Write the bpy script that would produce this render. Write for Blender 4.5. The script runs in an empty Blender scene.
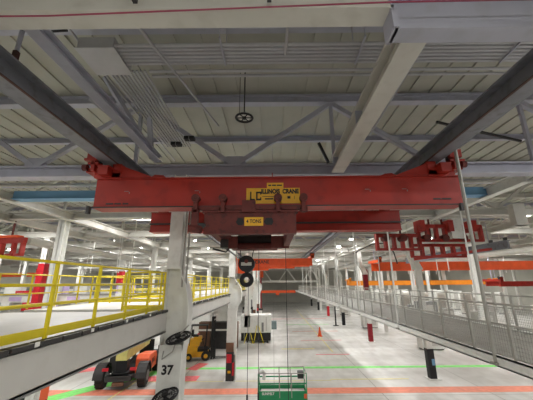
import bpy, bmesh, math, random
from mathutils import Vector, Matrix
random.seed(7)
D = bpy.data
COL = bpy.context.scene.collection
PI = math.pi
H = 6.6                      # eye height above the floor

# ------------------------------------------------------------------ materials
def srgb(c):
    return tuple(((v/255)/12.92 if v/255 <= .04045 else (((v/255)+.055)/1.055)**2.4) for v in c)
def mat(name, rgb, rough=.55, metal=0.0, var=.12, scale=2.0, dirt=None, dirt_amt=.35, emit=None, es=0):
    m = D.materials.new(name); m.use_nodes = True
    nt = m.node_tree; n = nt.nodes; l = nt.links
    b = n['Principled BSDF']; b.inputs['Roughness'].default_value = rough; b.inputs['Metallic'].default_value = metal
    c = srgb(rgb)
    tc = n.new('ShaderNodeTexCoord'); no = n.new('ShaderNodeTexNoise')
    no.inputs['Scale'].default_value = scale; no.inputs['Detail'].default_value = 5
    l.new(tc.outputs['Object'], no.inputs['Vector'])
    rp = n.new('ShaderNodeValToRGB'); l.new(no.outputs['Fac'], rp.inputs['Fac'])
    rp.color_ramp.elements[0].position = .3; rp.color_ramp.elements[1].position = .7
    rp.color_ramp.elements[0].color = tuple(x*(1-var) for x in c)+(1,)
    rp.color_ramp.elements[1].color = tuple(min(1, x*(1+var)) for x in c)+(1,)
    out = rp.outputs['Color']
    if dirt:
        n2 = n.new('ShaderNodeTexNoise'); n2.inputs['Scale'].default_value = scale*2.3; n2.inputs['Detail'].default_value = 8
        l.new(tc.outputs['Object'], n2.inputs['Vector'])
        r2 = n.new('ShaderNodeValToRGB'); r2.color_ramp.elements[0].position = .52; r2.color_ramp.elements[1].position = .72
        l.new(n2.outputs['Fac'], r2.inputs['Fac'])
        mu = n.new('ShaderNodeMath'); mu.operation = 'MULTIPLY'; mu.inputs[1].default_value = dirt_amt
        l.new(r2.outputs['Color'], mu.inputs[0])
        mx = n.new('ShaderNodeMixRGB'); l.new(mu.outputs[0], mx.inputs['Fac']); l.new(out, mx.inputs['Color1'])
        mx.inputs['Color2'].default_value = srgb(dirt)+(1,)
        out = mx.outputs['Color']
    l.new(out, b.inputs['Base Color'])
    if emit:
        b.inputs['Emission Color'].default_value = srgb(emit)+(1,); b.inputs['Emission Strength'].default_value = es
    return m

M = {}
M['deck'] = mat('roof_deck', (172,171,160), .7, var=.06, dirt=(144,141,126), dirt_amt=.3, scale=.4)
M['steel'] = mat('grey_blue_steel', (172,173,186), .5, var=.06, dirt=(140,135,130), dirt_amt=.25, scale=1.2)
M['steel_w'] = mat('white_steel', (198,196,188), .5, var=.05, dirt=(152,148,132), dirt_amt=.25, scale=1.2)
M['rail_st'] = mat('dark_runway_steel', (118,120,128), .5, var=.12, dirt=(70,62,58), dirt_amt=.5)
M['rust'] = mat('rust_strip', (70,42,36), .8, var=.3)
M['red'] = mat('crane_red', (164,39,25), .5, var=.1, dirt=(110,26,20), dirt_amt=.5, scale=1.1)
M['red2'] = mat('trolley_red', (104,42,36), .65, var=.2, dirt=(52,30,28), dirt_amt=.7, scale=3)
M['orange'] = mat('crane_orange', (226,84,26), .5, var=.08)
M['orange_y'] = mat('crane_yellow_orange', (232,140,30), .5, var=.08)
M['black'] = mat('black_rubber', (22,22,24), .6, var=.2)
M['dark'] = mat('dark_metal', (48,46,46), .55, var=.25)
M['blue'] = mat('blue_paint', (112,160,196), .5, var=.06, scale=.8)
M['yellow'] = mat('safety_yellow', (226,206,30), .5, var=.06)
M['sign_y'] = mat('sign_yellow', (236,178,24), .5, var=.08, scale=6)
M['white'] = mat('white_paint', (226,226,220), .5, var=.04, dirt=(180,176,165), dirt_amt=.25)
M['fascia'] = mat('fascia_grey', (196,194,188), .5, var=.04, dirt=(170,165,155), dirt_amt=.2, scale=1.5)
M['grey'] = mat('mid_grey', (130,130,128), .5, var=.1)
M['mesh'] = mat('galvanised_wire', (150,150,144), .5, metal=.2, var=.08)
M['galv'] = mat('galvanised_rail', (168,166,158), .5, metal=.2, var=.1)
M['cond'] = mat('conduit_metal', (176,176,180), .45, metal=.2, var=.06)
M['cable'] = mat('dark_cable', (34,32,34), .6)
M['redwire'] = mat('red_wire', (150,60,84), .5)
M['redwrap'] = mat('red_wrap', (196,26,40), .5, var=.2, scale=4)
M['dredwrap'] = mat('dark_red_wrap', (140,20,34), .6, var=.25, scale=4)
M['green'] = mat('lift_green', (36,146,92), .5, var=.1)
M['tele'] = mat('telehandler_orange', (238,102,56), .45, var=.06)
M['boom'] = mat('boom_cream', (206,196,118), .55, var=.12)
M['tyre'] = mat('tyre', (40,40,40), .85, var=.2, scale=8)
M['fork_y'] = mat('forklift_yellow', (228,170,34), .5, var=.1)
M['fl_green'] = mat('floor_green_paint', (126,222,110), .6, var=.15, scale=3)
M['fl_orange'] = mat('floor_orange_paint', (232,140,112), .6, var=.12, scale=3)
M['fl_pink'] = mat('floor_pink_paint', (242,120,122), .6, var=.2, scale=3)
M['fl_yellow'] = mat('floor_yellow_paint', (232,222,140), .6, var=.15, scale=3)
M['brown'] = mat('brown_crate', (110,78,58), .7, var=.2)
M['purple'] = mat('pale_violet', (200,180,220), .5, var=.1)
M['teal'] = mat('grey_teal_panel', (120,136,138), .6, var=.1)
M['lamp'] = mat('lamp_lens', (255,255,255), .4, var=0, emit=(255,252,246), es=14)
M['wall'] = mat('far_wall', (176,174,164), .8, var=.1, scale=.3)

def floor_material():
    m = D.materials.new('concrete_floor'); m.use_nodes = True
    nt = m.node_tree; n = nt.nodes; l = nt.links; b = n['Principled BSDF']
    b.inputs['Roughness'].default_value = .42
    tc = n.new('ShaderNodeTexCoord')
    n1 = n.new('ShaderNodeTexNoise'); n1.inputs['Scale'].default_value = .16; n1.inputs['Detail'].default_value = 6
    mp = n.new('ShaderNodeMapping'); mp.inputs['Scale'].default_value = (1, .35, 1)
    n2 = n.new('ShaderNodeTexNoise'); n2.inputs['Scale'].default_value = 1.3; n2.inputs['Detail'].default_value = 8
    l.new(tc.outputs['Object'], mp.inputs['Vector']); l.new(mp.outputs['Vector'], n2.inputs['Vector'])
    mp1 = n.new('ShaderNodeMapping'); mp1.inputs['Scale'].default_value = (.6, 1.6, 1)
    l.new(tc.outputs['Object'], mp1.inputs['Vector']); l.new(mp1.outputs['Vector'], n1.inputs['Vector'])
    r1 = n.new('ShaderNodeValToRGB'); l.new(n1.outputs['Fac'], r1.inputs['Fac'])
    r1.color_ramp.elements[0].position = .35; r1.color_ramp.elements[1].position = .6
    r1.color_ramp.elements[0].color = srgb((186,184,179))+(1,); r1.color_ramp.elements[1].color = srgb((222,221,217))+(1,)
    r2 = n.new('ShaderNodeValToRGB'); l.new(n2.outputs['Fac'], r2.inputs['Fac'])
    r2.color_ramp.elements[0].position = .38; r2.color_ramp.elements[1].position = .62
    r2.color_ramp.elements[0].color = (.80,.79,.76,1); r2.color_ramp.elements[1].color = (1,1,1,1)
    mx = n.new('ShaderNodeMixRGB'); mx.blend_type = 'MULTIPLY'; mx.inputs['Fac'].default_value = .8
    l.new(r1.outputs['Color'], mx.inputs['Color1']); l.new(r2.outputs['Color'], mx.inputs['Color2'])
    br = n.new('ShaderNodeTexBrick'); br.offset = 0
    br.inputs['Scale'].default_value = 1; br.inputs['Brick Width'].default_value = 6.65; br.inputs['Row Height'].default_value = 6.8
    br.inputs['Mortar Size'].default_value = .035
    br.inputs['Color1'].default_value = (1,1,1,1); br.inputs['Color2'].default_value = (.95,.95,.94,1); br.inputs['Mortar'].default_value = (.6,.59,.56,1)
    l.new(tc.outputs['Object'], br.inputs['Vector'])
    m2 = n.new('ShaderNodeMixRGB'); m2.blend_type = 'MULTIPLY'; m2.inputs['Fac'].default_value = 1
    l.new(mx.outputs['Color'], m2.inputs['Color1']); l.new(br.outputs['Color'], m2.inputs['Color2'])
    l.new(m2.outputs['Color'], b.inputs['Base Color'])
    return m
M['floor'] = floor_material()

# ------------------------------------------------------------------ mesh builder
class MB:
    def __init__(s): s.v = []; s.f = []
    def quadbox(s, pts):
        k = len(s.v); s.v += [tuple(p) for p in pts]
        for q in ((0,3,2,1),(4,5,6,7),(0,1,5,4),(1,2,6,5),(2,3,7,6),(3,0,4,7)): s.f.append(tuple(k+i for i in q))
        return s
    def box(s, x0, x1, y0, y1, z0, z1):
        return s.quadbox([(x0,y0,z0),(x1,y0,z0),(x1,y1,z0),(x0,y1,z0),(x0,y0,z1),(x1,y0,z1),(x1,y1,z1),(x0,y1,z1)])
    def bar(s, a, b, w, h=None, up=(0,0,1)):
        a = Vector(a); b = Vector(b); d = (b-a).normalized(); h = h or w
        u = Vector(up)
        if abs(d.dot(u)) > .98: u = Vector((0,1,0))
        sx = d.cross(u).normalized()*(w/2); sy = sx.cross(d).normalized()*(h/2)
        return s.quadbox([a-sx-sy, a+sx-sy, b+sx-sy, b-sx-sy, a-sx+sy, a+sx+sy, b+sx+sy, b-sx+sy])
    def tube(s, pts, r, n=8, caps=True):
        pts = [Vector(p) for p in pts]; k0 = len(s.v); ref = None
        for i, p in enumerate(pts):
            d = ((pts[min(i+1, len(pts)-1)]-pts[max(i-1, 0)])).normalized()
            if ref is None:
                ref = d.cross(Vector((0,0,1)))
                if ref.length < .1: ref = d.cross(Vector((0,1,0)))
            ref = (ref - d*ref.dot(d)).normalized(); o = d.cross(ref)
            rr = r[i] if isinstance(r, (list, tuple)) else r
            for j in range(n):
                t = 2*PI*j/n; s.v.append(tuple(p+ref*math.cos(t)*rr+o*math.sin(t)*rr))
        for i in range(len(pts)-1):
            for j in range(n):
                a = k0+i*n+j; b = k0+i*n+(j+1) % n
                s.f.append((a, b, b+n, a+n))
        if caps:
            s.f.append(tuple(k0+j for j in range(n))[::-1]); s.f.append(tuple(k0+(len(pts)-1)*n+j for j in range(n)))
        return s
    def ring(s, c, R, r, axis=(0,1,0), n=24, m=8):
        ax = Vector(axis).normalized(); u = ax.orthogonal().normalized(); w = ax.cross(u); k = len(s.v); c = Vector(c)
        for i in range(n):
            t = 2*PI*i/n; d = u*math.cos(t)+w*math.sin(t)
            for j in range(m):
                p = 2*PI*j/m; s.v.append(tuple(c+d*(R+r*math.cos(p))+ax*r*math.sin(p)))
        for i in range(n):
            for j in range(m):
                a = k+i*m+j; b = k+i*m+(j+1) % m; c2 = k+((i+1) % n)*m+(j+1) % m; d2 = k+((i+1) % n)*m+j
                s.f.append((a, d2, c2, b))
        return s
    def prism(s, poly, a0, a1, axis='y'):
        k = len(s.v); n = len(poly)
        for t in (a0, a1):
            for p, q in poly:
                s.v.append((p, t, q) if axis == 'y' else (t, p, q) if axis == 'x' else (p, q, t))
        s.f.append(tuple(range(k, k+n))); s.f.append(tuple(range(k+2*n-1, k+n-1, -1)))
        for i in range(n): j = (i+1) % n; s.f.append((k+i, k+n+i, k+n+j, k+j))
        return s
    def ibeam(s, a, b, dep, w, tf=.04, tw=.03):
        """I section from a to b (points on the UNDERSIDE centre line, horizontal run)"""
        a = Vector(a); b = Vector(b); z = Vector((0,0,1))
        s.bar(a+z*tf/2, b+z*tf/2, w, tf); s.bar(a+z*(dep-tf/2), b+z*(dep-tf/2), w, tf)
        s.bar(a+z*dep/2, b+z*dep/2, tw, dep-2*tf); return s
    def build(s, name, m, parent=None, smooth=False, bevel=0):
        me = D.meshes.new(name); me.from_pydata(s.v, [], s.f); me.update()
        bm = bmesh.new(); bm.from_mesh(me); bmesh.ops.recalc_face_normals(bm, faces=bm.faces); bm.to_mesh(me); bm.free()
        me.materials.append(M[m] if isinstance(m, str) else m)
        o = D.objects.new(name, me); COL.objects.link(o)
        if parent: o.parent = parent
        if smooth:
            me.shade_smooth()
            md = o.modifiers.new('edges', 'EDGE_SPLIT'); md.split_angle = math.radians(35)
        if bevel:
            md = o.modifiers.new('bevel', 'BEVEL'); md.width = bevel; md.segments = 2; md.limit_method = 'ANGLE'
        return o
def tag(o, label=None, cat=None, group=None, kind=None):
    if label: o['label'] = label
    if cat: o['category'] = cat
    if group: o['group'] = group
    if kind: o['kind'] = kind
    return o
def thing(name, label, cat, loc=(0,0,0), rz=0, group=None):
    o = D.objects.new(name, None); COL.objects.link(o); o.location = loc; o.rotation_euler = (0,0,rz); o.empty_display_size = .3
    return tag(o, label, cat, group)
def dup(root, loc=None, rz=None, label=None, group=None):
    r = root.copy(); COL.objects.link(r)
    if loc is not None: r.location = loc
    if rz is not None: r.rotation_euler = (0,0,rz)
    if label: r['label'] = label
    if group: r['group'] = group
    for ch in list(root.children):
        c = ch.copy(); COL.objects.link(c); c.parent = r
        for g in list(ch.children):
            d = g.copy(); COL.objects.link(d); d.parent = c
    return r
def struct(o): o['kind'] = 'structure'; return o
def text(name, s, size, loc, rot, m, parent=None, bold=0, sx=1, thick=.002):
    cu = D.curves.new(name, 'FONT'); cu.body = s; cu.size = size; cu.extrude = thick; cu.offset = bold
    cu.align_x = 'CENTER'; cu.align_y = 'CENTER'
    t = D.objects.new('tmp', cu); COL.objects.link(t)
    bpy.context.view_layer.update()
    me = D.meshes.new_from_object(t.evaluated_get(bpy.context.evaluated_depsgraph_get()))
    D.objects.remove(t); me.name = name
    me.materials.clear(); me.materials.append(M[m])
    o = D.objects.new(name, me); COL.objects.link(o); o.location = loc; o.rotation_euler = rot; o.scale = (sx,1,1)
    if parent: o.parent = parent
    return o
FRONT = (PI/2, 0, 0)          # text facing -Y

# ------------------------------------------------------------------ setting
ROOF = H+7.05
W = 58; Y0 = -14; Y1 = 112
struct(MB().box(-W, W, Y0, Y1, -.3, 0).build('floor', 'floor'))
fl = D.objects['floor']
mb = MB().box(-W, W, Y0, Y1, ROOF+.06, ROOF+.2)
x = -W+.1
while x < W:
    mb.box(x, x+.62, Y0, Y1, ROOF, ROOF+.07); x += .8
ceil = struct(mb.build('ceiling', 'deck'))
struct(MB().box(-W-.3, -W, Y0, Y1, 0, ROOF+.2).build('wall_left', 'wall'))
struct(MB().box(W, W+.3, Y0, Y1, 0, ROOF+.2).build('wall_right', 'wall'))
struct(MB().box(-W, W, Y1, Y1+.3, 0, ROOF+.2).build('wall_back', 'wall'))
struct(MB().box(-W, W, Y0-.3, Y0, 0, ROOF+.2).build('wall_front', 'wall'))
# purlins, children of the ceiling
base = None
for k in range(-1, 30):
    y = 6.63+3.38*k
    if abs((y-9.9) % 6.8) < .6 or abs((y-9.9) % 6.8) > 6.2: continue
    if base is None:
        base = MB().ibeam((-W, 0, ROOF-.28), (W, 0, ROOF-.28), .28, .2, .02, .015).build('purlin', 'steel', ceil); base.location.y = y
    else:
        c = base.copy(); COL.objects.link(c); c.parent = ceil; c.location.y = y

# painted floor lines (children of the floor)
LZ0 = [0]
def line(x0, y0, x1, y1, w, m, nm='painted_line'):
    LZ0[0] += .0012
    return MB().bar((x0, y0, LZ0[0]), (x1, y1, LZ0[0]), w, .006).build(nm, m, fl)
line(-30, 21.3, 40, 21.3, 1.05, 'fl_orange'); line(-14.5, 26.6, 40, 26.6, .55, 'fl_green')
line(-30, 28.5, -14.5, 26.6, .8, 'fl_green'); line(-16, 17.2, -8.6, 26.4, 1.1, 'fl_green')
line(-20, 23.6, -12.4, 28.0, 1.2, 'fl_pink'); line(-9.5, 24.0, -5.5, 24.0, 1.2, 'fl_pink')
line(-6.6, 26.2, -6.0, 28.2, .9, 'fl_pink')
line(-9.9, 19.5, -9.4, 30, .1, 'fl_yellow'); line(4.0, 23.5, 9.5, 23.5, .14, 'fl_yellow'); line(-9, 23.3, 4.0, 23.3, .08, 'fl_yellow')
line(5.8, 32, 5.8, 80, .12, 'fl_yellow'); line(2.6, 45, 9, 45, .2, 'fl_orange'); line(3.2, 38, 8, 38.2, .16, 'fl_pink')
line(4.0, 31.0, 7.2, 31.0, .2, 'fl_pink'); line(0.8, 33.6, 4.2, 33.6, .3, 'fl_yellow'); line(2, 52, 9, 52, .25, 'fl_green')
line(-2, 60, 10, 60, .3, 'fl_pink')

# ------------------------------------------------------------------ roof trusses
chordZ = H+3.65; topZ = H+6.6
def truss(y, label, group=None):
    r = thing('roof_truss', label, 'roof truss', (0, y, chordZ), group=group)
    return r
def truss_parts(r, sm='steel'):
    bc = MB().ibeam((-56, 0, 0), (56, 0, 0), .42, .42, .05, .05).build('bottom_chord', sm, r)
    # stiffener plates at the nodes
    MB().ibeam((-56, 0, topZ-chordZ), (56, 0, topZ-chordZ), .34, .3, .03, .03).build('top_chord', sm, r)
    dg = MB().bar((0,0,.42), (3.6,0,topZ-chordZ), .16, .16)
    d0 = dg.build('diagonal', sm, r); d0.location.x = -1.35-7.2*6
    dg2 = MB().bar((0,0,.42), (-3.6,0,topZ-chordZ), .16, .16).build('diagonal', sm, r); dg2.location.x = -1.35-7.2*6
    po = MB().bar((0,0,.42), (0,0,topZ-chordZ), .12, .12).build('post', sm, r); po.location.x = 2.25-7.2*6
    gp = MB().prism([(-.45,.42),(.45,.42),(.3,.8),(-.3,.8)], -.015, .015).build('gusset_plate', sm, r); gp.location.x = -1.35-7.2*6
    for k in range(-5, 7):
        for src in (d0, dg2, po, gp):
            c = src.copy(); COL.objects.link(c); c.parent = r; c.location.x = src.location.x+7.2*(k+6)
tY = [9.9, 16.7, 23.5, 30.3, 37.1, 43.9, 50.7, 57.5, 64.3, 71.1, 77.9, 84.7, 91.5, 98.3]
labs = {0:'grey steel roof truss whose bottom beam passes right above and behind the red crane',
        1:'steel roof truss crossing the hall one bay behind the red crane'}
t0 = truss(tY[0], labs[0]); truss_parts(t0)
for i, y in enumerate(tY[1:], 1):
    if i == 1:
        t1 = truss(y, labs[1]); truss_parts(t1, 'steel_w'); continue
    dup(t1, (0, y, chordZ), label=labs.get(i, 'pale steel roof truss crossing the hall far behind the red crane'),
        group=None if i == 1 else 'roof trusses far down the hall')
# nearest truss, overhead at the top of the frame: wide pale chord on the left, deeper beam on the right
r = thing('roof_truss', 'wide cream and grey beam across the very top of the view, nearest roof truss', 'roof truss', (0, 3.36, H+3.4))
MB().box(-30, 1.7, -.16, .16, .25, .29).ibeam((-30,0,.29), (1.7,0,.29), .5, .3, .03, .2).build('bottom_chord', 'steel_w', r)
MB().ibeam((1.7, 0, -.08), (30, 0, -.08), .63, .26, .05, .08).build('deep_chord', 'steel', r)
MB().box(1.66, 1.74, -.16, .16, -.08, .79).build('end_plate', 'steel', r)
MB().ibeam((-30, 0, 3.2), (30, 0, 3.2), .34, .3, .03, .03).build('top_chord', 'steel', r)
for k in range(-3, 4):
    MB().bar((-1.35+7.2*k, 0, .8), (2.25+7.2*k, 0, 3.2), .16).build('diagonal', 'steel', r)
    MB().bar((-1.35+7.2*k, 0, .8), (-4.95+7.2*k, 0, 3.2), .16).build('diagonal', 'steel', r)
tag(MB().tube([(-12, 3.12, H+3.47), (-3,3.12,H+3.46), (1.6, 3.1, H+3.62), (6, 3.1, H+3.68), (12,3.1,H+3.7)], .012, 6).build('red_wire', 'redwire'),
    'thin dark pink wire strung along the nearest overhead beam', 'wire')
for x in (-3.9, -.45, 0.5):
    pass
for i, (x, lb) in enumerate(((-3.95, 'small dark beam clamp at the top left on the nearest beam'), (-1.85, 'small dark beam clamp at the top of the view, left of centre'), (-.02, 'small dark beam clamp at the top centre on the nearest beam'))):
    t = thing('beam_clamp', lb, 'beam clamp', (x, 3.12, H+3.69))
    MB().box(-.03,.03,-.03,.03,0,.12).build('jaw', 'dark', t)
    MB().tube([(0,0,.12),(0,0,.5)], .012, 6).build('stem', 'dark', t)

for i, (x, lb) in enumerate(((1.75, 'dark loose cable curling over the top right beam, leftmost'), (2.25, 'dark loose cable curling over the top right beam, middle one'), (3.1, 'dark loose cable curling over the top right beam, rightmost'))):
    tag(MB().tube([(x,3.16,H+3.96),(x-.05,3.1,H+4.0),(x+.1,3.1,H+4.15),(x+.25,3.16,H+4.3),(x+.2,3.3,H+4.6)], .012, 6).build('loose_cable', 'cable', smooth=True), lb, 'cable')
# ------------------------------------------------------------------ longitudinal beams
t = thing('tie_beam', 'pale wide steel beam running away overhead from the nearest truss, right of centre', 'roof beam', (2.28, 3.5, H+3.68))
MB().ibeam((0,0,0), (0,6.15,0), .5, .42, .05, .05).build('beam', 'steel_w', t)
for y in (.3, 3, 5.8): MB().box(-.2,.2,y,y+.02,.05,.45).build('stiffener', 'steel', t)
t = thing('bracing_truss', 'grey bracing truss running away overhead at the upper left, beside the conduits', 'bracing truss', (-4.05, 3.5, H+4.15))
MB().ibeam((0,0,0), (0,6.2,0), .22, .26, .03, .03).build('lower_beam', 'steel', t)
for a, b in (((-.1,6.1,.1),(-1.4,4.7,2.4)), ((-.2,6.1,.1),(-.2,5.2,2.4))):
    MB().bar(a, b, .14, .14).build('diagonal', 'steel', t)
for a, b in (((0,4.4,.1),(-2.6,5.9,2.4)),):
    MB().bar(a, b, .1).build('side_brace', 'steel', t)
for x, lb, y1 in ((-11.55, 'long white steel beam running away at upper left, meeting the tall white column', 90),
                  (-15.2, 'second long white steel beam running away at far left, beyond the tall white column', 90),
                  (-22, 'white steel beam running away far left beyond two nearer beams', 90),
                  (9.45, 'long white steel beam running away at upper right under the ceiling', 90),
                  (16.6, 'white steel beam running away at far right beyond the nearer white beam', 90),
                  (25, 'white steel beam running away farthest right under the ceiling', 90)):
    t = thing('ceiling_beam', lb, 'roof beam', (x, 10.4, H+3.52))
    MB().ibeam((0,0,0), (0,y1-10.4,0), .44, .34, .04, .05).build('beam', 'white' if x == 9.45 else 'steel_w', t)  # upper right beam coloured whiter to stand in for strong lamp light on it

# ------------------------------------------------------------------ crane runway girders
for sx, lb in ((-1, 'dark grey crane runway girder running away overhead on the left'), (1, 'dark grey crane runway girder running away overhead on the right')):
    t = thing('crane_runway', lb, 'crane runway', (sx*4.45, .5, H+3.2))
    MB().ibeam((0,0,0), (0,72,0), .44, .4, .035, .04).build('girder', 'rail_st', t)
    MB().box(-sx*.2-.025, -sx*.2+.025, 0, 72, -.012, .0).build('wheel_track', 'rust', t)
    for y in (2.86, 9.4, 16.2, 23, 29.8): MB().box(-.19, .19, y-.12, y+.12, .44, .46).box(-.24,-.2,y-.1,y+.1,.38,.5).box(.2,.24,y-.1,y+.1,.38,.5).build('hanger_clamp', 'steel', t)
# hanger near the upper left with a rusty turnbuckle
t = thing('runway_hanger', 'short rusty hanger strap on top of the left runway girder, upper left', 'hanger', (-4.5, 4.3, H+3.64))
MB().box(-.02,.02,-.03,.03,0,.9).build('strap', 'steel', t); MB().box(-.035,.035,-.04,.04,.12,.34).build('turnbuckle', 'rust', t)
# blue adjacent crane girder
t = thing('blue_crane_girder', 'pale blue box girder just behind the red crane, showing past its left and right ends', 'crane girder', (-.8, 12.6, H+3.66))
MB().box(-10.6, 10.2, -.2, .2, 0, .34).build('girder', 'blue', t)
MB().box(-10.6, 10.2, -.26, .26, -.03, 0).build('lower_flange', 'blue', t)

# ------------------------------------------------------------------ red overhead crane
cr = thing('bridge_crane', 'long red double girder overhead crane with a yellow sign, nearest crane', 'overhead crane', (0, 7.6, H+1.95))
def girder(y, x0, x1, h0, h1):
    mb = MB().box(x0, x1, y, y+.04, h0+.04, h1-.03).box(x0+.05, x1-.05, y+.34, y+.38, h0+.04, h1-.03)
    mb.box(x0, x1, y-.05, y+.43, h1-.03, h1).box(x0, x1, y-.06, y+.44, h0, h0+.04)
    return mb
g = girder(0, -4.78, 5.08, 0, .84).build('front_girder', 'red', cr)
MB().box(-4.78, 5.08, -.066, -.06, -.004, .03).build('flange_edge', 'dark', cr)
g2 = girder(3.8, -4.8, 5.02, 0, .78).build('rear_girder', 'red', cr)
MB().box(-4.8, 5.02, 3.7, 3.74, .27, .33).build('conductor_bar', 'dark', cr)
for sx in (-1, 1):
    xo = -4.5 if sx < 0 else 4.62
    e = MB().box(xo-.13, xo+.13, -.3, 4.5, .86, 1.08).box(xo-.16, xo+.16, -.3, 4.5, 1.08, 1.11).build('end_truck', 'red', cr)
    # gusset on the inner side
    p = [(xo-sx*1.25, .86), (xo-sx*.3, 1.22), (xo-sx*.12, 1.2), (xo-sx*.12, .86)]
    MB().prism(p, -.02, .02).prism(p, .38, .42).box(min(xo-sx*.36, xo-sx*.12), max(xo-sx*.36, xo-sx*.12), -.05, .4, .86, 1.24).build('gusset', 'red', cr)
    MB().box(xo-.35, xo+.35, -.05, .35, .84, .98).box(xo+sx*.3-.25, xo+sx*.3+.25, -.12, .3, .98, 1.1).build('saddle', 'red', cr)
    for q, y in ((0, -.05), (0, 4.1)):
        b = MB().box(xo+sx*.34-.05, xo+sx*.34+.05, y-.16, y+.2, 1.0, 1.55).box(xo+sx*.34-.14, xo+sx*.34+.25 if sx > 0 else xo+sx*.34+.14, y-.16, y+.2, 1.18, 1.24)
        if sx < 0: b.box(xo-.6, xo-.3, y-.16, y+.2, 1.3, 1.36)
        b.box(xo+sx*.34-.16, xo+sx*.34+.16, y-.2, y-.1, 1.28, 1.5)
        b.build('bogie_bracket', 'red', cr)
        w = MB().tube([(xo+sx*.24, y, 1.38), (xo+sx*.31, y, 1.38)], .12, 16).tube([(xo+sx*.42, y, 1.45), (xo+sx*.52, y, 1.45)], .1, 12).build('wheel', 'dark', cr)
        MB().tube([(xo+sx*.5, y-.1, 1.1), (xo+sx*.62, y-.1, 1.1)], .09, 10).build('bumper', 'red2', cr)
    MB().box(xo+sx*.36-.04, xo+sx*.36+.04, -.1, .0, -.16, .04).build('end_stop', 'dark', cr)
MB().prism([(-3.4,.84),(-2.9,.84),(-3.0,.94),(-3.25,.96)], .05,.3).build('lifting_lug', 'red', cr)
MB().prism([(2.9,.84),(3.5,.84),(3.3,.95),(3.1,.93)], .05,.3).build('lifting_lug', 'red', cr)
MB().tube([(.0,.1,.84),(.0,.1,1.0)], .012, 6).build('stud', 'red', cr)
# sign
sg = MB().box(-.70, .74, -.012, 0, .09, .52).build('maker_sign', 'sign_y', cr); sg['label'] = 'yellow sign with black letters reading ILLINOIS CRANE'
text('sign_lettering', 'ILLINOIS  CRANE', .17, (.2, -.016, .42), FRONT, 'black', sg, bold=.009, sx=.78)
MB().box(-.60,-.565,-.016,-.012,.18,.42).box(-.60,-.47,-.016,-.012,.18,.22).box(-.44,-.40,-.016,-.012,.18,.42).box(-.44,-.30,-.016,-.012,.18,.225).box(-.44,-.30,-.016,-.012,.375,.42).box(-.33,-.30,-.016,-.012,.34,.39).box(-.33,-.30,-.016,-.012,.21,.26).build('logo', 'black', sg)
for a, b, c, d in ((-.27,.1,.275,.287),(-.2,.02,.2,.235),(.40,.48,.22,.29),(.24,.25,.2,.3),(.58,.59,.2,.3)): MB().box(a,b,-.016,-.012,c,d).build('small_print', 'black', sg)
s2 = MB().box(-.15, .30, -.012, 0, .525, .67).build('capacity_plate', 'sign_y', cr)
s2['label'] = 'small yellow plate above the sign'
MB().box(-.11,-.03,-.016,-.012,.58,.615).box(-.01,.1,-.016,-.012,.58,.615).box(.12,.26,-.016,-.012,.58,.615).build('plate_print', 'black', s2)
MB().box(-4.45,-4.25,-.012,0,.1,.14).box(-4.22,-4.05,-.012,0,.1,.14).box(-4.0,-3.85,-.012,0,.1,.14).build('stencil', 'dark', cr)
MB().box(4.3,4.5,-.012,0,.16,.2).box(4.52,4.78,-.012,0,.16,.2).build('stencil', 'dark', cr)
for x in (-3.9,-2.0, 2.6, 3.6): MB().box(x-.1,x+.02,-.006,0,.46,.475).box(x+.03,x+.05,-.006,0,.40,.45).build('scuff_mark', 'grey', cr)

# ------------------------------------------------------------------ hoist trolley under the crane
tr = thing('hoist_trolley', 'dark red hoist trolley with a 4 TONS plate under the middle of the red crane', 'hoist trolley', (-.6, 7.5, H+1.2))
MB().box(-1.15, 1.2, -.12, .06, .02, .55).box(-1.2,1.25,-.16,.1,.55,.6).box(-1.15,1.2,-.16,.1,.0,.03).build('front_frame', 'red2', tr)
for a in (-1.15, 1.0): MB().box(a, a+.2, 0, 3.6, .1, .5).build('side_frame', 'red2', tr)
MB().box(-1.15, 1.2, 3.5, 3.62, .05, .5).build('rear_frame', 'red2', tr)
for x in (-1.38, -.68, .74, 1.40):
    w = MB().box(x-.05, x+.05, -.2, -.06, .55, .95).box(x-.1,x+.1,-.14,-.1,.55,.68).build('wheel_bracket', 'red2', tr)
    MB().tube([(x, -.24, .92), (x, -.08, .92)], .105, 18).tube([(x,-.27,.92),(x,-.24,.92)], .05, 12).build('wheel', 'red2', tr, smooth=True)
MB().box(-1.45, 1.5, -.14, -.04, .62, .72).build('wheel_rail_bar', 'red2', tr)
MB().box(-.18, .16, -.2, -.1, .55, .86).build('junction_box', 'red2', tr)
MB().box(-1.46,-1.3,-.2,-.08,.12,.62).tube([(-1.5,-.14,.15),(-1.2,-.14,.1)], .1, 10).build('buffer_arm', 'red2', tr)
MB().box(-1.42,-1.1,-.15,.1,.18,.26).build('buffer', 'dark', tr)
pl = MB().box(-.12, .36, -.14, -.12, .2, .42).build('load_plate', 'sign_y', tr); pl['label'] = 'yellow plate reading 4 TONS'
text('plate_lettering', '4 TONS', .13, (.12, -.144, .31), FRONT, 'black', pl, bold=.003, sx=.85)
for a, b in ((-.34,-.13),(.37,.62)): MB().prism([(a,.3),(a+.06,.22),(b-.04,.22),(b,.3),(b-.04,.4),(a+.06,.4)], -.135, -.12).build('black_patch', 'black', tr)
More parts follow.
